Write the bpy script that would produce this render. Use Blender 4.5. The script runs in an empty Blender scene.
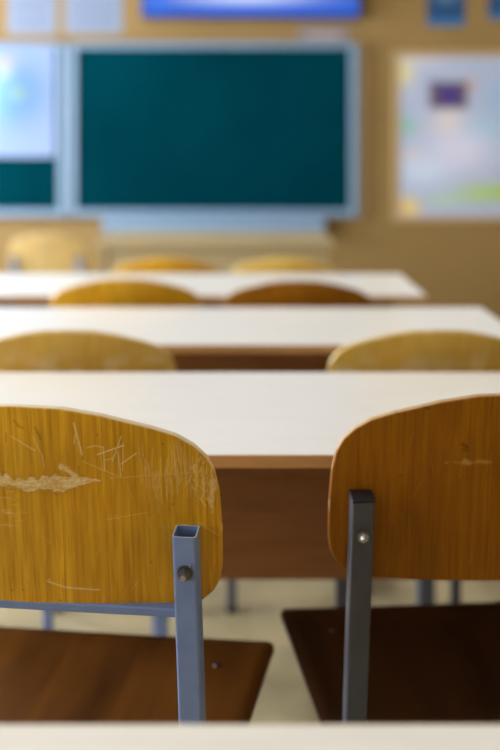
import bpy, bmesh, math, random
import numpy as np
from mathutils import Vector, Matrix
random.seed(7)
sc = bpy.context.scene
COL = sc.collection
F, HY, CZ = 1100.0, 150.0, 1.131      # focal length (px), horizon row, eye height

def at(px, py, d):
    """world point at depth d seen at pixel px,py (used only to measure the place)"""
    return Vector(((px-250)*d/F, d, CZ-(py-HY)*d/F))

# ------------------------------------------------------------------ object helpers
def tag(o, label=None, cat=None, group=None, kind=None):
    if label: o['label'] = label
    if cat: o['category'] = cat
    if group: o['group'] = group
    if kind: o['kind'] = kind
    return o
def empty(name, loc=(0,0,0), rz=0.0, s=1.0):
    o = bpy.data.objects.new(name, None); COL.objects.link(o)
    o.location = loc; o.rotation_euler = (0,0,rz); o.scale = (s,s,s)
    o.empty_display_size = .05
    return o
def link(name, me, mat=None, parent=None, loc=(0,0,0), smooth=False):
    o = bpy.data.objects.new(name, me); COL.objects.link(o)
    for m in (mat if isinstance(mat,(list,tuple)) else [mat]):
        if m: me.materials.append(m)
    o.parent = parent; o.location = loc
    if smooth:
        for p in me.polygons: p.use_smooth = True
    return o
def finish(bm, name):
    bmesh.ops.recalc_face_normals(bm, faces=bm.faces)
    me = bpy.data.meshes.new(name); bm.to_mesh(me); bm.free(); return me
def box_bm(bm, x0,x1,y0,y1,z0,z1, bevel=0.0, seg=2):
    t = bmesh.new()
    bmesh.ops.create_cube(t, size=1)
    for v in t.verts:
        v.co = Vector(((x0+x1)/2+v.co.x*(x1-x0), (y0+y1)/2+v.co.y*(y1-y0), (z0+z1)/2+v.co.z*(z1-z0)))
    if bevel: bmesh.ops.bevel(t, geom=t.edges[:], offset=bevel, segments=seg, affect='EDGES', profile=.5)
    me = bpy.data.meshes.new('t'); t.to_mesh(me); t.free(); bm.from_mesh(me); bpy.data.meshes.remove(me)
def box(name, x0,x1,y0,y1,z0,z1, mat, parent=None, bevel=0.0):
    bm = bmesh.new(); box_bm(bm, x0,x1,y0,y1,z0,z1, bevel)
    return link(name, finish(bm, name), mat, parent)
def tube_pts(bm, pts, w, h, r=.003, side=Vector((1,0,0)), wall=0.0):
    """rounded rectangular tube swept along pts in the plane normal to side; open-ended when wall>0"""
    prof = []
    for (cx, cy, a0) in ((w/2-r, h/2-r, 0), (-w/2+r, h/2-r, 90), (-w/2+r, -h/2+r, 180), (w/2-r, -h/2+r, 270)):
        for k in range(4):
            a = math.radians(a0+30*k); prof.append((cx+r*math.cos(a), cy+r*math.sin(a)))
    pts = [Vector(p) for p in pts]; rings=[]
    def ring(scale, i):
        if i==0: t = pts[1]-pts[0]
        elif i==len(pts)-1: t = pts[-1]-pts[-2]
        else: t = (pts[i+1]-pts[i]).normalized()+(pts[i]-pts[i-1]).normalized()
        t.normalize(); n = t.cross(side).normalized()
        k = 1.0
        if 0<i<len(pts)-1:
            k = 1/max(.5, t.dot((pts[i+1]-pts[i]).normalized()))
        return [bm.verts.new(pts[i]+side*(u*(w-2*scale)/w)+n*(v*k*(h-2*scale)/h)) for u,v in prof]
    rings=[ring(0,i) for i in range(len(pts))]
    n=len(prof)
    for a,b in zip(rings[:-1],rings[1:]):
        for k in range(n): bm.faces.new((a[k],a[(k+1)%n],b[(k+1)%n],b[k]))
    if wall:
        inn=[ring(wall,i) for i in range(len(pts))]
        for a,b in zip(inn[:-1],inn[1:]):
            for k in range(n): bm.faces.new((a[(k+1)%n],a[k],b[k],b[(k+1)%n]))
        for e in (0,-1):
            for k in range(n): bm.faces.new((rings[e][k],rings[e][(k+1)%n],inn[e][(k+1)%n],inn[e][k])).material_index=1
    else:
        bm.faces.new(rings[0][::-1]); bm.faces.new(rings[-1])
def tube(name, pts, w, h, mat, parent, side=(1,0,0), wall=0.0, r=.003):
    bm=bmesh.new(); tube_pts(bm, pts, w, h, r, Vector(side), wall)
    return link(name, finish(bm,name), [mat,M['bare']] if wall else mat, parent)
def cyl_bm(bm, c, axis, r, L, n=20, r2=None, bev=0.0):
    axis=Vector(axis).normalized(); q=Vector((0,0,1)).rotation_difference(axis)
    t=bmesh.new(); bmesh.ops.create_cone(t, cap_ends=True, segments=n, radius1=r, radius2=r if r2 is None else r2, depth=L)
    if bev: bmesh.ops.bevel(t, geom=[e for e in t.edges if len(e.link_faces)==2 and any(len(f.verts)>4 for f in e.link_faces)], offset=bev, segments=2, affect='EDGES')
    M=Matrix.Translation(Vector(c))@q.to_matrix().to_4x4()
    bmesh.ops.transform(t, matrix=M, verts=t.verts)
    me=bpy.data.meshes.new('t'); t.to_mesh(me); t.free(); bm.from_mesh(me); bpy.data.meshes.remove(me)
def copy_tree(o, parent=None):
    c=o.copy(); COL.objects.link(c); c.parent=parent
    for ch in list(o.children): copy_tree(ch, c)
    return c

# ------------------------------------------------------------------ materials
def mat(name, col, rough=.5, metal=0.0, spec=.5, coat=0.0):
    m=bpy.data.materials.new(name); m.use_nodes=True
    b=m.node_tree.nodes['Principled BSDF']
    b.inputs['Base Color'].default_value=(*col,1); b.inputs['Roughness'].default_value=rough
    b.inputs['Metallic'].default_value=metal; b.inputs['Specular IOR Level'].default_value=spec
    b.inputs['Coat Weight'].default_value=coat
    return m
def noise_mat(name, c1, c2, scale=(1,1,1), nscale=5, rough=.5, detail=4, bump=0.0, lo=.35, hi=.65, spec=.5, coat=0.0, coat_rough=.2):
    m=mat(name, c1, rough, 0, spec, coat); nt=m.node_tree; N=nt.nodes; L=nt.links
    b=N['Principled BSDF']; b.inputs['Coat Roughness'].default_value=coat_rough
    tc=N.new('ShaderNodeTexCoord'); mp=N.new('ShaderNodeMapping'); mp.inputs['Scale'].default_value=scale
    nz=N.new('ShaderNodeTexNoise'); nz.inputs['Scale'].default_value=nscale; nz.inputs['Detail'].default_value=detail
    cr=N.new('ShaderNodeValToRGB'); cr.color_ramp.elements[0].position=lo; cr.color_ramp.elements[1].position=hi
    cr.color_ramp.elements[0].color=(*c1,1); cr.color_ramp.elements[1].color=(*c2,1)
    L.new(tc.outputs['Object'],mp.inputs['Vector']); L.new(mp.outputs[0],nz.inputs['Vector'])
    L.new(nz.outputs['Fac'],cr.inputs['Fac']); L.new(cr.outputs[0],b.inputs['Base Color'])
    if bump:
        bp=N.new('ShaderNodeBump'); bp.inputs['Strength'].default_value=bump; bp.inputs['Distance'].default_value=.001
        L.new(nz.outputs['Fac'],bp.inputs['Height']); L.new(bp.outputs[0],b.inputs['Normal'])
    return m
def ply_mat(name, c1, c2, cdark, cwear, cedge, rough=.38, coat=.35, spec=.5):
    """varnished plywood: fine vertical grain, streaks, attribute 'wear' (bare scraped wood), 'nick' (dark), 'edge' (pale worn ply edge, with light on the top rim painted in)"""
    m=mat(name,c1,rough,0,spec,coat); nt=m.node_tree; N=nt.nodes; L=nt.links; b=N['Principled BSDF']
    b.inputs['Coat Roughness'].default_value=.25
    tc=N.new('ShaderNodeTexCoord')
    def nz(scale,ns,det,dist=0):
        mp=N.new('ShaderNodeMapping'); mp.inputs['Scale'].default_value=scale
        t=N.new('ShaderNodeTexNoise'); t.inputs['Scale'].default_value=ns; t.inputs['Detail'].default_value=det; t.inputs['Distortion'].default_value=dist
        L.new(tc.outputs['Object'],mp.inputs['Vector']); L.new(mp.outputs[0],t.inputs['Vector']); return t
    def ramp(src,lo,hi,a,bcol):
        cr=N.new('ShaderNodeValToRGB'); e=cr.color_ramp.elements; e[0].position=lo; e[1].position=hi; e[0].color=(*a,1); e[1].color=(*bcol,1)
        L.new(src,cr.inputs['Fac']); return cr
    def mix(fac,a,bc,typ='MIX',fv=None):
        mx=N.new('ShaderNodeMix'); mx.data_type='RGBA'; mx.blend_type=typ
        if fac is not None: L.new(fac,mx.inputs[0])
        else: mx.inputs[0].default_value=fv
        L.new(a,mx.inputs[6])
        if isinstance(bc,tuple): mx.inputs[7].default_value=(*bc,1)
        else: L.new(bc,mx.inputs[7])
        return mx.outputs[2]
    g1=nz((1,1,.045),230,4,.3); g2=nz((1,1,.16),26,3,1.0); g3=nz((1,1,1),9,2)
    base=ramp(g1.outputs['Fac'],.36,.62,c1,c2).outputs[0]
    streak=ramp(g2.outputs['Fac'],.42,.62,(0,0,0),(1,1,1)).outputs[0]
    mulf=N.new('ShaderNodeMath'); mulf.operation='MULTIPLY'; mulf.inputs[1].default_value=.38; L.new(streak,mulf.inputs[0])
    col=mix(mulf.outputs[0],base,cdark)
    g4=nz((1,1,.02),520,2); fine=ramp(g4.outputs['Fac'],.60,.70,(0,0,0),(1,1,1)).outputs[0]
    mf=N.new('ShaderNodeMath'); mf.operation='MULTIPLY'; mf.inputs[1].default_value=.5; L.new(fine,mf.inputs[0])
    col=mix(mf.outputs[0],col,cdark)
    patch=ramp(g3.outputs['Fac'],.4,.7,(.86,.86,.86),(1.08,1.06,1.0)).outputs[0]
    col=mix(None,col,patch,'MULTIPLY',1.0)
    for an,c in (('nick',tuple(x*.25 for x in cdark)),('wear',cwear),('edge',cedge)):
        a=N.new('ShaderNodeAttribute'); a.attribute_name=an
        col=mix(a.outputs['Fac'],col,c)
        if an=='wear':
            ra=N.new('ShaderNodeMath'); ra.operation='MULTIPLY_ADD'; ra.inputs[1].default_value=.3; ra.inputs[2].default_value=rough
            L.new(a.outputs['Fac'],ra.inputs[0]); L.new(ra.outputs[0],b.inputs['Roughness'])
    L.new(col,b.inputs['Base Color'])
    bp=N.new('ShaderNodeBump'); bp.inputs['Strength'].default_value=.12; bp.inputs['Distance'].default_value=.0006
    L.new(g1.outputs['Fac'],bp.inputs['Height']); L.new(bp.outputs[0],b.inputs['Normal'])
    return m
def print_mat(name, rough=.5, emit=0.0):
    m=mat(name,(.8,.8,.8),rough); N=m.node_tree.nodes; L=m.node_tree.links; b=N['Principled BSDF']
    a=N.new('ShaderNodeAttribute'); a.attribute_name='ink'
    if emit:
        b.inputs['Base Color'].default_value=(.01,.01,.012,1)
        L.new(a.outputs['Color'],b.inputs['Emission Color']); b.inputs['Emission Strength'].default_value=emit
    else: L.new(a.outputs['Color'],b.inputs['Base Color'])
    return m
def lin(r,g,b):
    f=lambda c:(c/255/12.92) if c/255<=.04045 else ((c/255+.055)/1.055)**2.4
    return (f(r),f(g),f(b))

M={}
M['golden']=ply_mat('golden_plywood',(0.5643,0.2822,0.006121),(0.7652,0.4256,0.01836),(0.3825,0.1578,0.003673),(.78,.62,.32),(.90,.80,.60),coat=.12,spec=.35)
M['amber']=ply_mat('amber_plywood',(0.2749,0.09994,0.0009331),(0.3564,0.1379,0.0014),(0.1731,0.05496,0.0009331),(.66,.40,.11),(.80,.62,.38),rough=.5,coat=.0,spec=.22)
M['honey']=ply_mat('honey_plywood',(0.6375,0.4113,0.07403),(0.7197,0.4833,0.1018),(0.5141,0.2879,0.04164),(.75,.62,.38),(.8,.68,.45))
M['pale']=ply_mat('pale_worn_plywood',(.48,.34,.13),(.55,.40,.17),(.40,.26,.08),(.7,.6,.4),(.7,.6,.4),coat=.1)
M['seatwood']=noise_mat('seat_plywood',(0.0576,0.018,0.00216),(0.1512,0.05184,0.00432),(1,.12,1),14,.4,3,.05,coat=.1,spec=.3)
M['shadeseat']=noise_mat('shaded_seat_plywood',(0.01575,0.0045,0.0009),(0.0405,0.0126,0.0018),(1,.12,1),14,.42,3,.05,coat=.05,spec=.25)  # darker copy of the seat wood, weaker light on the right chair painted in
M['blue_paint']=noise_mat('pale_blue_painted_steel',(0.165,0.245,0.4816),(0.19,0.275,0.5264),(1,1,1),30,.38,2,.02)
M['shaded_paint']=noise_mat('shaded_blue_painted_steel',(0.06,0.0675,0.095),(0.075,0.0825,0.11),(1,1,1),30,.38,2,.02)  # darker copy of the frame paint, weaker light put into the colour
M['steel']=mat('zinc_plated_steel',(.55,.56,.58),.3,.9)
M['bare']=mat('worn_bare_steel_rim',(.55,.62,.74),.4,.2)
M['darksteel']=mat('dark_steel',(.16,.16,.17),.35,.8)
M['cap']=mat('black_plastic',(.012,.013,.022),.42)
M['top']=noise_mat('pale_laminate',(.84,.80,.75),(.88,.85,.81),(1.2,14,1),7,.28,4,lo=.3,hi=.7,spec=.5)
M['band']=noise_mat('beech_edge_band',(0.4968,0.2732,0.1118),(0.563,0.3229,0.1408),(2,1,30),12,.45,3)
M['panel']=noise_mat('brown_laminate',(0.2376,0.09718,0.03069),(0.2904,0.1254,0.04208),(1.4,1,16),6,.55,4,spec=.25)
M['frame']=mat('grey_blue_frame_steel',(0.119,0.14,0.189),.4)
M['wall']=noise_mat('ochre_wall_paint',(0.2294,0.1395,0.04185),(0.248,0.1519,0.04743),(1,1,1),3,.75,3,.03)
M['sidewall']=noise_mat('cream_wall_paint',(.62,.52,.34),(.64,.54,.36),(1,1,1),3,.8,3)
M['ceiling']=noise_mat('white_ceiling_paint',(.55,.53,.49),(.58,.56,.52),(1,1,1),2,.9,2)
M['white']=mat('white_frame_paint',(.8,.8,.79),.4)
M['chalkboard']=noise_mat('green_chalkboard_enamel',(0.000225,0.0234,0.03544),(0.000225,0.03825,0.0567),(1,1,1),1.3,.7,5,lo=.3,hi=.72,spec=.0)
M['alu']=mat('sky_tinted_aluminium',(0.1674,0.2542,0.372),.45,.0)  # blue cast of the sky light is put into the metal colour
M['wood_trim']=noise_mat('light_oak_trim',(0.3744,0.2592,0.1224),(0.432,0.3024,0.1512),(4,1,.5),12,.5,3)
M['paleveneer']=noise_mat('pale_veneer',(0.3312,0.252,0.1296),(0.36,0.2808,0.144),(1,1,8),6,.55,3)
M['paper']=mat('white_paper',(.70,.72,.78),.8)
M['print']=print_mat('printed_sheet',.55)
M['screen']=print_mat('lit_screen',.2,.72)
M['plastic']=mat('black_bezel_plastic',(.01,.012,.03),.3)
M['fillglow']=mat('fill_lamp_diffuser',(.9,.9,.9),.5)
b=M['fillglow'].node_tree.nodes['Principled BSDF']; b.inputs['Emission Color'].default_value=(1,.93,.82,1); b.inputs['Emission Strength'].default_value=.3
g=M['glass']=mat('window_glass',(1,1,1),.02); g.node_tree.nodes['Principled BSDF'].inputs['Transmission Weight'].default_value=1.0

# floor: pale wood-look linoleum planks with scuffs
def floor_mat():
    m=mat('pale_plank_linoleum',(.6,.52,.36),.42); N=m.node_tree.nodes; L=m.node_tree.links; b=N['Principled BSDF']
    tc=N.new('ShaderNodeTexCoord')
    br=N.new('ShaderNodeTexBrick'); br.inputs['Scale'].default_value=1; br.inputs['Brick Width'].default_value=1.1; br.inputs['Row Height'].default_value=.12
    br.inputs['Mortar Size'].default_value=.002; br.inputs['Color1'].default_value=(.42,.345,.20,1); br.inputs['Color2'].default_value=(.36,.29,.16,1); br.inputs['Mortar'].default_value=(.35,.28,.16,1)
    mp=N.new('ShaderNodeMapping'); mp.inputs['Rotation'].default_value=(0,0,math.pi/2)
    nz=N.new('ShaderNodeTexNoise'); nz.inputs['Scale'].default_value=5; nz.inputs['Detail'].default_value=5
    cr=N.new('ShaderNodeValToRGB'); cr.color_ramp.elements[0].color=(.72,.74,.78,1); cr.color_ramp.elements[1].color=(1.1,1.1,1.1,1); cr.color_ramp.elements[0].position=.35; cr.color_ramp.elements[1].position=.6
    mx=N.new('ShaderNodeMix'); mx.data_type='RGBA'; mx.blend_type='MULTIPLY'; mx.inputs[0].default_value=.8
    L.new(tc.outputs['Object'],mp.inputs['Vector']); L.new(mp.outputs[0],br.inputs['Vector']); L.new(tc.outputs['Object'],nz.inputs['Vector'])
    L.new(nz.outputs['Fac'],cr.inputs['Fac']); L.new(br.outputs['Color'],mx.inputs[6]); L.new(cr.outputs[0],mx.inputs[7]); L.new(mx.outputs[2],b.inputs['Base Color'])
    return m
M['floor']=floor_mat()

# ------------------------------------------------------------------ the room
XL,XR,YB,YF,ZC=-3.0,3.0,-1.6,6.47,3.1
def st(o): return tag(o, kind='structure')
st(box('floor',XL-.2,XR+.2,YB-.2,YF+.2,-.1,0,M['floor']))
st(box('ceiling',XL-.2,XR+.2,YB-.2,YF+.2,ZC,ZC+.1,M['ceiling']))
st(box('wall_front',XL-.2,XR+.2,YF,YF+.15,0,ZC,M['wall']))
st(box('wall_back',XL-.2,XR+.2,YB-.15,YB,0,ZC,M['sidewall']))
st(box('wall_right',XR,XR+.15,YB,YF,0,ZC,M['sidewall']))
WIN=[(-.9,.9),(1.7,3.5),(4.3,5.9)]; WZ0,WZ1=.75,2.25
bm=bmesh.new()
ys=[YB]+[v for w in WIN for v in w]+[YF]
for i in range(0,len(ys),2): box_bm(bm,XL-.2,XL,ys[i],ys[i+1],0,ZC)
for a,c in WIN:
    box_bm(bm,XL-.2,XL,a,c,0,WZ0); box_bm(bm,XL-.2,XL,a,c,WZ1,ZC)
st(link('wall_left',finish(bm,'wall_left'),M['sidewall']))
for i,(a,c) in enumerate(WIN):
    w=st(empty('window_%d'%(i+1),(XL-.12,(a+c)/2,WZ0)))
    hw=(c-a)/2; H=WZ1-WZ0; bm=bmesh.new()
    for (y0,y1,z0,z1) in ((-hw,-hw+.06,0,H),(hw-.06,hw,0,H),(-hw,hw,0,.06),(-hw,hw,H-.06,H),(-.03,.03,.06,H-.06),(-hw+.06,hw-.06,H*.68,H*.68+.05)):
        box_bm(bm,-.03,.03,y0,y1,z0,z1,.004)
    link('window_frame',finish(bm,'window_frame'),M['white'],w)
    box('pane',-.004,.004,-hw+.05,hw-.05,.05,H-.05,M['glass'],w)
    box('window_sill',.03,.22,-hw-.05,hw+.05,-.03,.0,M['white'],w,.006)
    ld=bpy.data.lights.new('daylight','AREA'); ld.shape='RECTANGLE'; ld.size=c-a-.15; ld.size_y=H-.15
    ld.energy=(35,120,130)[i]; ld.color=(.88,.94,1.0)
    lo=bpy.data.objects.new('daylight',ld); COL.objects.link(lo)
    lo.location=(XL-.07,(a+c)/2,(WZ0+WZ1)/2); lo.rotation_euler=(0,-math.pi/2,0)   # faces +X
st(box('baseboard_front',XL,XR,YF-.018,YF,0,.09,M['wood_trim'],None,.003))
st(box('baseboard_right',XR-.018,XR,YB,YF-.02,0,.09,M['wood_trim'],None,.003))

# unseen ceiling lamps added as weak fill light, two rows
proto=None
for (x,y) in ((-1.4,.6),(-1.4,2.7),(-1.4,4.8),(1.4,.6),(1.4,2.7),(1.4,4.8)):
    if proto is None:
        r=proto=empty('fill_ceiling_light',(x,y,ZC))
        bm=bmesh.new(); box_bm(bm,-.16,.16,-.62,.62,-.035,0,.004); link('housing',finish(bm,'housing'),M['white'],r)
        bm=bmesh.new(); box_bm(bm,-.14,.14,-.60,.60,-.075,-.036,.015); link('diffuser',finish(bm,'diffuser'),M['fillglow'],r)
    else: r=copy_tree(proto); r.location=(x,y,ZC)
    tag(r,'%s unseen ceiling lamp added as fill light, with white housing and long glowing diffuser, on the %s side'%({.6:'rear',2.7:'middle',4.8:'front'}[y],'window' if x<0 else 'door'),'ceiling lamp','added ceiling lamps out of view')

# ------------------------------------------------------------------ printed sheets
def sheet(name, w, h, base, blobs, material, parent=None, loc=(0,0,0), n=60, t=.002, bumps=0):
    """flat sheet facing -Y, w x h, thin but solid; ink painted from soft blobs (u,v,ru,rv,colour)"""
    nx=n; nz=max(4,int(n*h/w)); bm=bmesh.new(); g=[]
    for j in range(nz+1):
        row=[]
        for i in range(nx+1):
            u=i/nx; v=j/nz
            row.append(bm.verts.new(((u-.5)*w, -t+bumps*math.sin(u*5)*.003, (v-.5)*h)))
        g.append(row)
    for j in range(nz):
        for i in range(nx): bm.faces.new((g[j][i],g[j][i+1],g[j+1][i+1],g[j+1][i]))
    nfront=len(bm.verts)
    box_bm(bm,-w/2,w/2,-t*.9,0,-h/2,h/2)
    bmesh.ops.recalc_face_normals(bm,faces=[f for f in bm.faces if all(v.index>=0 for v in f.verts)][nx*nz:])
    me=bpy.data.meshes.new(name); bm.to_mesh(me); bm.free()
    co=np.empty(len(me.vertices)*3); me.vertices.foreach_get('co',co); co=co.reshape(-1,3)
    U=co[:,0]/w+.5; V=co[:,2]/h+.5
    C=np.tile(np.array(base,float),(len(co),1))
    for (u,v,ru,rv,c,hard) in blobs:
        d=(((U-u)/ru)**2+((V-v)/rv)**2) if hard!=2 else np.maximum(np.abs((U-u)/ru),np.abs((V-v)/rv))**2
        a=np.clip((1.25-d)*2,0,1)[:,None] if hard else np.exp(-d)[:,None]
        C=C*(1-a)+np.array(c)*a
    at_=me.color_attributes.new('ink','FLOAT_COLOR','POINT')
    at_.data.foreach_set('color',np.hstack([C,np.ones((len(C),1))]).ravel())
    return link(name,me,material,parent,loc)

# chalkboard: three-leaf board, the left leaf partly under a hanging map
DB=YF
def bx_px(px,d=DB): return (px-250)*d/F
def bz_px(py,d=DB): return CZ-(py-HY)*d/F
cb=empty('chalkboard',(0,YF,.7)); tag(cb,'wide dark green chalkboard with metal frame tinted with sky-light blue on the ochre wall','chalkboard')
def cbx(name,px0,px1,py0,py1,y0,y1,m,bev=.003):
    return box(name,bx_px(px0),bx_px(px1),y0-YF,y1-YF,bz_px(py1)-.7,bz_px(py0)-.7,m,cb,bev)
cbx('writing_panel',72,352,46,212,YF-.045,YF-.015,M['chalkboard'])
cbx('writing_panel',-90,64,46,212,YF-.045,YF-.015,M['chalkboard'])
for a,c in ((60,68),(70.5,78),(349,357),(-96,-88)): cbx('frame_upright',a,c,44.5,216,YF-.06,YF-.0,M['alu'])
for a,c in ((78.2,348.8),(-87.8,59.8)):
    cbx('frame_rail',a,c,43.5,49,YF-.058,YF-.0,M['alu']); cbx('frame_rail',a,c,209,216,YF-.058,YF-.0,M['alu'])
tr=bmesh.new(); box_bm(tr,bx_px(104,6.4),bx_px(324,6.4),-.13,-.002,bz_px(232,6.4)-.7,bz_px(219,6.4)-.7,.006)
box_bm(tr,bx_px(104,6.4),bx_px(324,6.4),-.14,-.125,bz_px(232,6.4)-.7,bz_px(217,6.4)-.7,.004)
link('chalk_tray',finish(tr,'chalk_tray'),M['alu'],cb)
st(box('frame_highlight_1',bx_px(358.5),bx_px(366),YF-.02,YF,bz_px(218),bz_px(44),M['wood_trim'],None,.002))  # added strip that imitates the highlight on the board frame's side

# map over the left leaf
mp_=sheet('wall_map',.74,(157-47)*DB/F,lin(122,140,178),[(.66,.58,.26,.30,lin(40,95,140),0),(.59,.76,.07,.07,lin(150,150,95),0),(.70,.57,.06,.06,lin(115,140,95),0),(.60,.86,.08,.05,lin(160,130,125),0),(.30,.6,.3,.3,lin(130,185,220),0),(.3,.65,.12,.1,lin(215,200,150),0)],M['print'])
mp_.location=(bx_px(57)-.37,YF-.066,bz_px(102)); tag(mp_,'white printed map with blue seas hanging over the left leaf of the chalkboard','map')
# papers above
for (a,c,y0,y1,lb) in ((8,56,-8,34,'bluish white paper notice above the map, left one of the pair'),(65,122,-8,33,'bluish white paper notice beside the screen, right one of the pair')):
    w=(c-a)*DB/F; h=(y1-y0)*DB/F
    bl=[(.5,.84-.1*k,.38,.018,lin(95,105,140),2) for k in range(8)]
    o=sheet('paper_notice',w,h,lin(120,134,156),bl,M['print']); o.location=(bx_px((a+c)/2),YF-.0003,bz_px((y0+y1)/2)); tag(o,lb,'notice','paper notices above the chalkboard')
o=sheet('name_card',52*DB/F,22*DB/F,lin(130,115,110),[(.5,.5,.3,.1,lin(165,150,155),2)],M['print']); o.location=(bx_px(324),YF-.0003,bz_px(35)); tag(o,'small pinkish white card between the blue screen and the chalkboard','card')
for (a,c,y0,y1,lb) in ((427,465,-28,26,'blue printed poster with pale motif at the top, left of the blue pair'),(488,526,-28,19,'blue printed poster cut by the right picture edge')):
    w=(c-a)*DB/F; h=(y1-y0)*DB/F
    o=sheet('blue_poster',w,h,lin(2,58,108),[(.5,.62,.28,.16,lin(90,130,150),0),(.5,.07,.5,.05,lin(30,110,165),2)],M['print']); o.location=(bx_px((a+c)/2),YF-.0003,bz_px((y0+y1)/2)); tag(o,lb,'poster','blue posters high on the wall')
# big framed poster on the right
pw=(512-399)*DB/F; ph=(216-57)*DB/F; px_=(399+512)/2
fp=empty('framed_poster',(bx_px(px_),YF,bz_px(136.5))); tag(fp,'pale printed poster in a thin wooden frame, right of the chalkboard','poster')
def U(px): return (px-399)/113
def V(py): return 1-(py-57)/159
bl=[(U(404),V(70),.08,.10,lin(215,205,140),0),(U(420),V(62),.2,.03,lin(195,190,200),0),
    (U(448),V(95),.17,.085,lin(95,80,95),2),(U(449),V(95),.10,.055,lin(65,45,125),2),(U(470),V(85),.05,.05,lin(190,160,150),0),
    (U(406),V(126),.09,.06,lin(130,180,165),0),(U(450),V(122),.16,.09,lin(215,200,195),0),(U(485),V(130),.22,.10,lin(150,185,215),0),(U(500),V(95),.15,.12,lin(150,175,210),0),
    (U(412),V(155),.06,.03,lin(215,180,155),0),(U(478),V(193),.20,.055,lin(165,195,110),0),(U(500),V(192),.10,.05,lin(160,190,70),0),(U(445),V(200),.16,.03,lin(170,200,170),0),
    (U(408),V(207),.10,.06,lin(225,190,80),0),(U(425),V(170),.25,.1,lin(190,205,230),0),(U(460),V(150),.3,.14,lin(205,205,230),0)]
bl=[bl[i] for i in range(len(bl)) if i not in (2,3)]+[bl[2],bl[3]]
sheet('printed_sheet',pw,ph,lin(165,175,205),bl,M['print'],fp,(0,-.012,0),n=80)
bm=bmesh.new()
for (x0,x1,z0,z1) in ((-pw/2-.035,-pw/2,-ph/2-.035,ph/2+.035),(pw/2,pw/2+.035,-ph/2-.035,ph/2+.035),(-pw/2,pw/2,ph/2,ph/2+.035),(-pw/2,pw/2,-ph/2-.035,-ph/2)):
    box_bm(bm,x0,x1,-.02,0,z0,z1,.003)
link('frame',finish(bm,'frame'),M['wood_trim'],fp)
# screen on the wall
dS=6.37; tvw=(363-143)*dS/F; tvh=.74; zb=bz_px(18,dS)
tv=empty('wall_screen',(bx_px(250.5,dS),YF,zb)); tag(tv,'flat screen glowing blue and white, mounted above the chalkboard','screen')
box('housing',-tvw/2,tvw/2,-.09,-.03,0,tvh,M['plastic'],tv,.008)
box('wall_bracket',-.2,.2,-.03,0,.2,.5,M['darksteel'],tv)
s_=sheet('display',tvw-.02,tvh-.024,(.0,.085,.55),[(.42,.085,.34,.035,lin(5,95,225),0),(.48,.16,.30,.055,lin(215,228,255),0),(.08,.12,.05,.08,lin(30,110,230),0),(.5,.6,.42,.22,lin(235,238,255),0)],M['screen'],tv,(0,-.0905,tvh/2),n=60)

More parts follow.
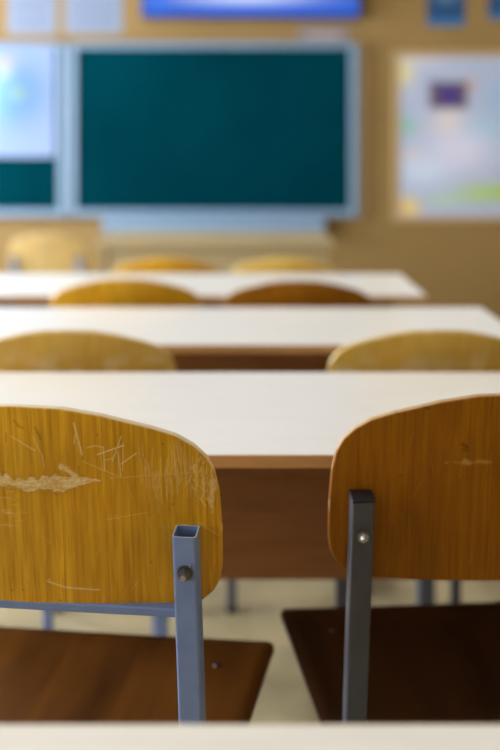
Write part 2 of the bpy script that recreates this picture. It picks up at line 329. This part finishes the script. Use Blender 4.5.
# ------------------------------------------------------------------ school chair
BW,BH=.208,.223     # backrest half width, height along the rake
TOP=[(0,.223),(.05,.2212),(.09,.2140),(.14,.200),(.165,.191),(.183,.179),(.195,.166),(.202,.151),(.206,.130),(.208,.09)]
BOT=[(0,0),(.12,.001),(.165,.003),(.186,.008),(.198,.018),(.205,.032),(.2075,.048),(.208,.09)]
tu,tv_=zip(*TOP); bu,bv=zip(*BOT)
def smooth_interp(u,xs,ys):
    return np.interp(u,xs,ys)
def backrest_mesh(name, nu, nv, wear=None, edge_amt=.8):
    s=np.linspace(-1,1,nu+1); u=BW*np.sin(s*math.pi/2)*.75+BW*s*.25
    # smooth the outlines a little
    def outline(xs,ys,q):
        q=np.abs(q); k=np.linspace(0,BW,400); y=np.interp(k,xs,ys)
        ker=np.hanning(15); ker/=ker.sum(); kk=np.concatenate([k[7:0:-1]*-1,k]); 
        ypad=np.concatenate([y[7:0:-1],y]); ys2=np.convolve(np.pad(ypad,(0,7),mode='edge'),ker,'same')[:len(ypad)][7:]
        w=np.clip((BW-k)/.02,0,1); y2=y*(1-w)+ys2*w
        return np.interp(q,k,y2)
    top=outline(tu,tv_,u); bot=outline(bu,bv,u)
    th=.0095
    def surf(sc_u,sc_v,yo):
        P=np.zeros((nv+1,nu+1,3))
        for j in range(nv+1):
            f=j/nv; v=bot+(top-bot)*f
            vv=BH/2+(v-BH/2)*sc_v; uu=u*sc_u
            P[j,:,0]=uu; P[j,:,1]=-.021*(1-(uu/BW)**2)+yo; P[j,:,2]=vv
        return P
    rear=surf(.9955,.9925,0.0); front=surf(.9955,.9925,th)
    n1=(nu+1)*(nv+1)
    verts=np.concatenate([rear.reshape(-1,3),front.reshape(-1,3)])
    idx=lambda j,i:j*(nu+1)+i
    J,I=np.meshgrid(np.arange(nv),np.arange(nu),indexing='ij'); J=J.ravel(); I=I.ravel()
    q=np.stack([idx(J,I),idx(J,I+1),idx(J+1,I+1),idx(J+1,I)],1)
    faces=[q, q[:,::-1]+n1]
    # border loop
    loop=[idx(0,i) for i in range(nu)]+[idx(j,nu) for j in range(nv)]+[idx(nv,i) for i in range(nu,0,-1)]+[idx(j,0) for j in range(nv,0,-1)]
    # drop coincident side points: keep simple, outline at full size
    rings=[]
    for f,k in ((.22,1.0),(.5,1.003),(.78,1.0)):
        P=surf(k,1.0+(k-1),th*f).reshape(-1,3)[loop]; rings.append(P)
    base=len(verts); L=len(loop)
    verts=np.concatenate([verts]+rings)
    loop=np.array(loop); ids=[loop,base+np.arange(L),base+L+np.arange(L),base+2*L+np.arange(L),loop+n1]
    for a,b2 in zip(ids[:-1],ids[1:]):
        faces.append(np.stack([np.roll(a,-1),a,b2,np.roll(b2,-1)],1))
    faces=np.concatenate(faces)
    me=bpy.data.meshes.new(name); me.from_pydata(verts.tolist(),[],faces.tolist()); me.update()
    for an in ('wear','nick','edge'):
        me.attributes.new(an,'FLOAT','POINT')
    ed=np.zeros(len(verts)); ed[base:]=np.clip((verts[base:,2]-.150)/.03,0,1)*edge_amt  # pale on the top rim only: worn ply plus its light painted in
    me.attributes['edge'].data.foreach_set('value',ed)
    if wear:
        W,K=wear(verts[:,0],verts[:,2],np.arange(len(verts)))
        me.attributes['wear'].data.foreach_set('value',W); me.attributes['nick'].data.foreach_set('value',K)
    for p in me.polygons: p.use_smooth=True
    return me

def seg_dist(X,Z,p,q):
    p=np.array(p); q=np.array(q); d=q-p; L=d@d+1e-12
    t=np.clip(((X-p[0])*d[0]+(Z-p[1])*d[1])/L,0,1)
    return np.hypot(X-p[0]-t*d[0],Z-p[1]-t*d[1])
def vnoise(X,Z,s,seed):
    """cheap value noise"""
    rs=np.random.RandomState(seed); G=rs.rand(256,256)
    x=X*s+40.3; z=Z*s+50.7; xi=np.floor(x).astype(int); zi=np.floor(z).astype(int); fx=x-xi; fz=z-zi
    fx=fx*fx*(3-2*fx); fz=fz*fz*(3-2*fz); g=lambda a,c:G[a%256,c%256]
    return (g(xi,zi)*(1-fx)+g(xi+1,zi)*fx)*(1-fz)+(g(xi,zi+1)*(1-fx)+g(xi+1,zi+1)*fx)*fz
def strokes(X,Z,S):
    W=np.zeros_like(X)
    for pts,wd,al in S:
        for a,c in zip(pts[:-1],pts[1:]):
            lo=(min(a[0],c[0])-.004,min(a[1],c[1])-.004); hi=(max(a[0],c[0])+.004,max(a[1],c[1])+.004)
            k=np.where((X>lo[0])&(X<hi[0])&(Z>lo[1])&(Z<hi[1]))[0]
            if len(k)==0: continue
            d=seg_dist(X[k],Z[k],a,c); W[k]=np.maximum(W[k],al*np.clip(1.3-d/wd,0,1))
    return W
# positions read off the left chair: pixel -> board coordinates (seen almost square on)
def wl(px,py): return ((px-12)*.00098, (611-py)*.00106)
def wear_left(X,Z,ix):
    rs=np.random.RandomState(3); S=[]
    def L(*p,w=.0006,a=.7): S.append(([wl(*q) for q in p],w,a))
    # named scratches
    L((10,431),(35,445),a=.6); L((33,430),(42,450),(43,462),a=.4); L((77,416),(80,430),(84,448),w=.0008,a=.75)
    L((78,428),(76,437),a=.6); L((90,441),(98,439),(106,441),a=.6); L((106,440),(107,465),a=.7); L((100,448),(127,439),w=.0008,a=.75)
    L((115,455),(125,430),a=.6); L((107,454),(116,452),(121,440),a=.5); L((124,458),(140,447),a=.7); L((121,445),(123,470),a=.6); L((84,455),(120,470),a=.35)
    L((127,437),(125,465),a=.45); L((40,581),(60,587),(95,589),w=.0009,a=.75); L((43,580),(41,578),a=.5)
    L((105,515),(150,508),a=.25); L((200,520),(222,535),a=.45); L((112,472),(205,468),a=.25)
    for k in range(95):      # flurry of vertical scratches at the right shoulder
        x=rs.uniform(143,212); y=rs.uniform(432,480)+max(0,(x-180))*.35; l=rs.uniform(8,34)
        L((x,y),(x+rs.uniform(-3,3),y+l),w=.00045,a=rs.uniform(.05,.42))
    for k in range(26):
        x=rs.uniform(195,216); y=rs.uniform(448,500); L((x,y),(x+rs.uniform(-6,6),y+rs.uniform(3,10)),w=.0006,a=rs.uniform(.3,.7))
    for k in range(60):
        x=rs.uniform(-190,212); y=rs.uniform(415,600); a0=rs.normal(0,.5); l=rs.uniform(4,18)
        L((x,y),(x+l*math.sin(a0),y+l*math.cos(a0)),w=.0004,a=rs.uniform(.08,.3))
    for k in range(30):
        x=rs.uniform(-10,12); y=rs.uniform(480,525); L((x,y),(x+rs.uniform(3,12),y+rs.uniform(-1,1)),w=.0004,a=rs.uniform(.15,.4))
    W=strokes(X,Z,S)
    # big scraped gouge: elongated ragged patch
    px=X/.00098+12; py=611-Z/.00106
    n=vnoise(X,Z,160,1); n2=vnoise(X,Z,500,2)
    cy=477+2.5*np.sin(px*.05)
    hw=np.interp(px,[-120,-60,-5,10,30,50,75,85,92,104],[2,6,9,6,7,8.5,7,4,2.5,0])
    d=np.abs(py-cy)/(hw+.01)+(n-.5)*.9+(n2-.5)*.5
    patch=np.clip((1.05-d)*3,0,1)*((px>-120)&(px<104)); st=vnoise(X,Z*4.5,110,9); st2=vnoise(X,Z*3,420,10)
    W=np.maximum(W,patch*np.clip(.15+1.0*st*st2+.35*n2,0,.95))
    d2=seg_dist(X,Z,wl(62,461),wl(80,473))/.0032+(n-.5)*1.2; W=np.maximum(W,np.clip((1.0-d2)*2,0,1)*(.25+.6*n2))
    # worn corner
    d3=np.hypot(px-213,py-478)/14+(n-.5)*1.3; d3b=np.abs(px-216)/5+np.abs(py-478)/40+(n-.5)
    W=np.maximum(W,np.clip((1-d3b)*1.6,0,1)*(.2+.6*n2))
    # dark nicks and dark outline of the gouge
    K=.6*strokes(X,Z,[([wl(14,414),wl(19,420)],.001,.8),([wl(36,421),wl(41,433)],.0012,.7),([wl(38,425),wl(41,432)],.0016,.7),([wl(17,420),wl(24,422)],.0013,.6),([wl(5,428),wl(4,436)],.001,.6),([wl(80,460),wl(80,468)],.0008,.6),([wl(70,447),wl(70,458)],.0006,.6)]+
      [([wl(x,y),wl(x+1,y+.5)],.0011,.75) for x,y in ((0,592),(12,591),(52,601),(100,428),(167,438),(150,560),(175,500),(-50,520))])
    K=np.maximum(K,np.clip((.35-np.abs(d-1.0))*2,0,1)*.35*((px>-120)&(px<100)))
    return np.clip(W,0,1),np.clip(K,0,1)
# right chair: pixel -> coordinates
def wr(px,py): return ((px-522)*.00109,(580-py)*.00119)
def wear_right(X,Z,ix):
    rs=np.random.RandomState(8); S=[]
    for k in range(70):
        x=rs.uniform(335,700); y=rs.uniform(405,570); a0=rs.normal(0,.35); l=rs.uniform(4,22)
        S.append(([wr(x,y),wr(x+l*math.sin(a0),y+l*math.cos(a0))],.00045,rs.uniform(.05,.18)))
    W=strokes(X,Z,S); n=vnoise(X,Z,200,5)
    px=X/.00109+522; py=580-Z/.00119
    d=np.abs(py-459)/4.5+np.abs(px-468)/24+(n-.5)*1.5; W=np.maximum(W,np.clip((1-d)*1.4,0,1)*.45)
    K=strokes(X,Z,[([wr(393,410),wr(396,412)],.0014,.7),([wr(422,405),wr(427,406)],.0014,.7),([wr(463,441),wr(468,444)],.0018,.6),([wr(463,446),wr(469,447)],.001,.6),([wr(480,405),wr(480,440)],.0006,.4),([wr(403,472),wr(401,474)],.001,.4)])
    return W,K
def wear_some(seed):
    def f(X,Z,ix):
        n=vnoise(X,Z,45,seed); n2=vnoise(X,Z,120,seed+1)
        band=np.exp(-((Z-.150)/.022)**2)*np.clip((n-.45)*4,0,1)*(.4+.6*n2)
        return band*.7,np.zeros_like(X)
    return f

RK=math.radians(10); TX=.175
def upr(z):   # y of the rear upright centre line at height z
    return -.20+(.7455-z)*math.tan(RK)
def seat_mesh():
    nu,nv=24,26; y0,y1=-.165,.212; th=.010
    bm=bmesh.new(); G=[[],[]]
    for side in (0,1):
        for j in range(nv+1):
            f=j/nv; row=[]
            for i in range(nu+1):
                s=-1+2*i/nu; hw=.206+.017*f
                # rounded corners
                r=.008; e=min(f,1-f)*(y1-y0)
                cut=(r-math.sqrt(max(0,r*r-(r-e)**2))) if e<r else 0
                x=s*(hw-cut); y=y0+f*(y1-y0)
                z=.4575-.006*(1-s*s)*(1-abs(2*f-.8)**2*.6)-.004*max(0,(f-.8)/.2)**2+.012*max(0,(.2-f)/.2)**2
                row.append(bm.verts.new((x,y,z-(th if side else 0))))
            G[side].append(row)
    for j in range(nv):
        for i in range(nu):
            bm.faces.new((G[0][j][i],G[0][j][i+1],G[0][j+1][i+1],G[0][j+1][i]))
            bm.faces.new((G[1][j][i],G[1][j+1][i],G[1][j+1][i+1],G[1][j][i+1]))
    for i in range(nu):
        for j in (0,nv): bm.faces.new((G[0][j][i],G[0][j][i+1],G[1][j][i+1],G[1][j][i]))
    for j in range(nv):
        for i in (0,nu): bm.faces.new((G[0][j][i],G[0][j+1][i],G[1][j+1][i],G[1][j][i]))
    me=finish(bm,'seat')
    return me
def make_chair(wood, paint, wear=None, hires=False, cap=False, acorn=False, z0=.656, fy=.165, back_rail=False, seatm='seatwood'):
    r=empty('school_chair')
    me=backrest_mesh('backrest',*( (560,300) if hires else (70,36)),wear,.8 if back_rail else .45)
    b=link('backrest',me,wood,r); b.rotation_euler=(RK,0,0)
    nrm=Vector((0,math.cos(RK),math.sin(RK)))     # forward normal of the raked plane
    bo=.0064+.0127
    b.location=(0,upr(z0)+bo/math.cos(RK)+.0002,z0)
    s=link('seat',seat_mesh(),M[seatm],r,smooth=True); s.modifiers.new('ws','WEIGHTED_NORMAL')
    for x,y in ((-.155,-.09),(.155,-.09),(-.155,.13),(.155,.13)):
        bm=bmesh.new(); cyl_bm(bm,(0,0,0),(0,0,1),.007,.003,18,.005)
        link('rivet',finish(bm,'rivet'),M['cap'],s,(x,y,.4555))
    for sx in (-1,1):
        # rear upright: one tube from open top to the floor, bent under the seat
        pts=[(sx*TX,-.215,.004),(sx*TX,upr(.43)-.004,.40),(sx*TX,upr(.46),.46),(sx*TX,upr(.7455),.7455)]
        up=tube('rear_upright',pts,.025,.025,paint,r,wall=0.0016)
        bm=bmesh.new(); box_bm(bm,-.014,.014,-.014,.014,-.004,.012,.003); link('rubber_foot',finish(bm,'rubber_foot'),M['cap'],up,(sx*TX,-.215,.004))
        top=Vector((sx*TX,upr(.7455),.7455))
        if cap:
            bm=bmesh.new(); box_bm(bm,-.0128,.0128,-.0128,.0128,0,.0045,.001); c=link('end_cap',finish(bm,'end_cap'),M['cap'],up,top); c.rotation_euler=(RK,0,0)
        # bolt with washer and nut on the rear face
        zc=.708; P=Vector((sx*TX,upr(zc),zc))-nrm*.0125
        bm=bmesh.new(); cyl_bm(bm,P-nrm*.0008,nrm,.0080,.0016,24,bev=.0003); link('washer',finish(bm,'washer'),M['darksteel'],up)
        bm=bmesh.new()
        if acorn:
            cyl_bm(bm,P-nrm*.0035,nrm,.0058,.004,6); cyl_bm(bm,P-nrm*.0075,nrm,.002,.005,18,.0045)
        else:
            cyl_bm(bm,P-nrm*.0040,nrm,.0066,.0048,6,bev=.0005); link('nut',finish(bm,'nut'),M['darksteel'],up); bm=bmesh.new(); cyl_bm(bm,P-nrm*.0085,nrm,.0031,.007,16,bev=.0006)
            cyl_bm(bm,P-nrm*.0012+Vector((.0045,0,.006)),Vector((.35,-.2,1)),.0009,.007,8)
        link('bolt',finish(bm,'bolt'),M['steel'],up)
        # seat side rail and front leg (the frame narrows towards the front, under the seat)
        tube('side_rail',[(sx*TX,upr(.43)+.014,.4315),(sx*.125,fy-.0135,.4315)],.020,.020,paint,r)
        lg=tube('front_leg',[(sx*.125,fy+.03,.004),(sx*.125,fy,.4415)],.022,.022,paint,r)
        bm=bmesh.new(); box_bm(bm,-.013,.013,-.013,.013,-.004,.012,.003); link('rubber_foot',finish(bm,'rubber_foot'),M['cap'],lg,(sx*.125,fy+.03,.004))
    tube('front_rail',[(-.125+.0112,fy,.431),(.125-.0112,fy,.431)],.020,.020,paint,r,side=(0,0,1))
    tube('rear_rail',[(-TX+.0127,upr(.40)-.005,.400),(TX-.0127,upr(.40)-.005,.400)],.020,.020,paint,r,side=(0,0,1))
    zr=.6565
    if back_rail: tube('back_rail',[(-TX+.0127,upr(zr)+.004,zr),(TX-.0127,upr(zr)+.004,zr)],.012,.010,paint,r,side=(0,math.cos(RK),math.sin(RK)),r=.002)
    return r
def place_by_tube(r, px,py,d,sx,rz,s=1.0):
    """stand the chair so that the rear face top of one upright is at that point of the room"""
    p=at(px,py,d); q=Matrix.Rotation(rz,3,'Z')@Vector((sx*TX,-.2125,0))*s
    r.location=(p.x-q.x,p.y-q.y,0); r.rotation_euler=(0,0,rz); r.scale=(s,s,s)
def place(r, px, d, rz, s):
    """backrest centre at pixel column px, depth d"""
    x=(px-250)*d/F; q=Matrix.Rotation(rz,3,'Z')@Vector((0,-.21,0))*s
    r.location=(x-q.x,d-q.y,0); r.rotation_euler=(0,0,rz); r.scale=(s,s,s)

G='wooden school chairs tucked in at the desks'
c1=make_chair(M['golden'],M['blue_paint'],wear_left,True,back_rail=True)
place_by_tube(c1,183.7,532,1.10,1,math.radians(-7.3))
tag(c1,'scratched golden plywood school chair with open-topped pale blue frame, nearest on the left','chair',G)
c2=make_chair(M['amber'],M['shaded_paint'],wear_right,True,cap=True,acorn=True,z0=.646,fy=.232,seatm='shadeseat')
place_by_tube(c2,364,495,1.205,-1,math.radians(4.6))
tag(c2,'dark amber plywood school chair with black-capped frame in shade-darkened blue paint, nearest on the right','chair',G)
hA=make_chair(M['honey'],M['blue_paint'],wear_some(11),cap=True)
place(hA,68,1.96,math.radians(-2),.93)
tag(hA,'honey plywood school chair on the left, between the two large pale desks','chair',G)
hB=make_chair(M['honey'],M['shaded_paint'],wear_some(29),cap=True)
place(hB,436,1.96,math.radians(2),.93)
tag(hB,'honey plywood school chair with a pale scuffed patch, behind the second desk on the right','chair',G)
gC=make_chair(M['golden'],M['blue_paint'],cap=True)
aD=make_chair(M['amber'],M['shaded_paint'],cap=True)
place(gC,125,2.70,math.radians(-1),.935); tag(gC,'blurred golden school chair behind the third desk, left of the middle','chair',G)
place(aD,298,2.70,0,.93); tag(aD,'blurred brown-orange school chair behind the third desk, in the middle','chair',G)
pE=make_chair(M['pale'],M['blue_paint'],cap=True)
for src,px,d,rz,s,lb in ((gC,165,3.62,1,.89,'far blurred golden school chair just above the third row chair, left of the middle'),
                      (hA,285,3.62,-2,.89,'far blurred honey school chair in front of the teacher table, in the middle'),
                      (pE,46,5.0,-3,.86,'farthest pale school chair, standing alone left of the pale teacher table')):
    c=src if src is pE else copy_tree(src); place(c,px,d,math.radians(rz),s); tag(c,lb,'chair',G)

# ------------------------------------------------------------------ school desks
def make_desk(w):
    r=empty('school_desk'); h=.76; dp=.5; t=.016
    tp=box('desk_top',-w/2+.001,w/2-.001,.0015,dp-.0015,h-t,h,M['top'],r,.0008)
    bm=bmesh.new()
    for (x0,x1,y0,y1) in ((-w/2,w/2,0,.0014),(-w/2,w/2,dp-.0014,dp),(-w/2,-w/2+.0009,.0014,dp-.0014),(w/2-.0009,w/2,.0014,dp-.0014)):
        box_bm(bm,x0,x1,y0,y1,h-t+.0002,h-.0006)
    link('edge_band',finish(bm,'edge_band'),M['band'],tp)
    box('front_panel',-w/2+.03,w/2-.03,dp-.075,dp-.059,h-.318,h-t,M['panel'],r,.0008)
    for s in (-1,1):
        x=s*(w/2-.16)
        tube('post',[(x,.32,.03),(x,.32,h-t-.03)],.036,.05,M['frame'],r)
        tube('foot_bar',[(x,.0,.02),(x,.45,.02)],.036,.03,M['frame'],r)
        tube('support_arm',[(x,.04,h-t-.0155),(x,dp-.08,h-t-.0155)],.034,.03,M['frame'],r)
    return r
DG='two-seat school desks in rows'
d0=make_desk(1.3)
desks=[(d0,1.338,.05,'pale topped school desk straight behind the two nearest chairs'),
 (None,2.095,-.105,'second pale school desk, just beyond the pair of honey chairs'),
 (None,2.80,-.20,'blurred pale school desk in the third row with its right corner showing'),
 (None,.212,0.0,'foreground school desk, a blurred pale strip along the bottom edge')]
for o,y,x,lb in desks:
    if o is None: o=copy_tree(d0)
    o.location=(x,y,0); tag(o,lb,'desk',DG)

# teacher's table below the board
tt=empty('teacher_table',(-.12,4.42,0)); tag(tt,'pale veneer teacher table standing below the chalkboard','table')
box('table_top',-.50,.46,0,.6,.735,.76,M['paleveneer'],tt,.003)
box('front_panel',-.46,.42,.03,.048,.12,.735,M['paleveneer'],tt)
for s in (-.471,.431): box('side_panel',s-.009,s+.009,.02,.58,0,.735,M['paleveneer'],tt)

# ------------------------------------------------------------------ world, camera, view
w=bpy.data.worlds.new('World'); sc.world=w; w.use_nodes=True
bg=w.node_tree.nodes['Background']; bg.inputs[0].default_value=(.65,.8,1,1); bg.inputs[1].default_value=.8
cd=bpy.data.cameras.new('Camera'); cam=bpy.data.objects.new('Camera',cd); COL.objects.link(cam); sc.camera=cam
cam.location=(0,0,CZ); cam.rotation_euler=(math.pi/2,0,0)
cd.sensor_width=36; cd.sensor_fit='AUTO'; cd.lens=F/750*36; cd.shift_y=-(375-HY)/750; cd.clip_start=.01
cd.dof.use_dof=True; cd.dof.focus_distance=1.10; cd.dof.aperture_fstop=2.6; cd.dof.aperture_blades=0
vs=sc.view_settings; vs.view_transform='Standard'; vs.look='None'; vs.gamma=1; vs.use_curve_mapping=False; vs.exposure=0.62
sc.cycles.use_denoising=True
sc.cycles.max_bounces=8
sc.cycles.sample_clamp_indirect=8
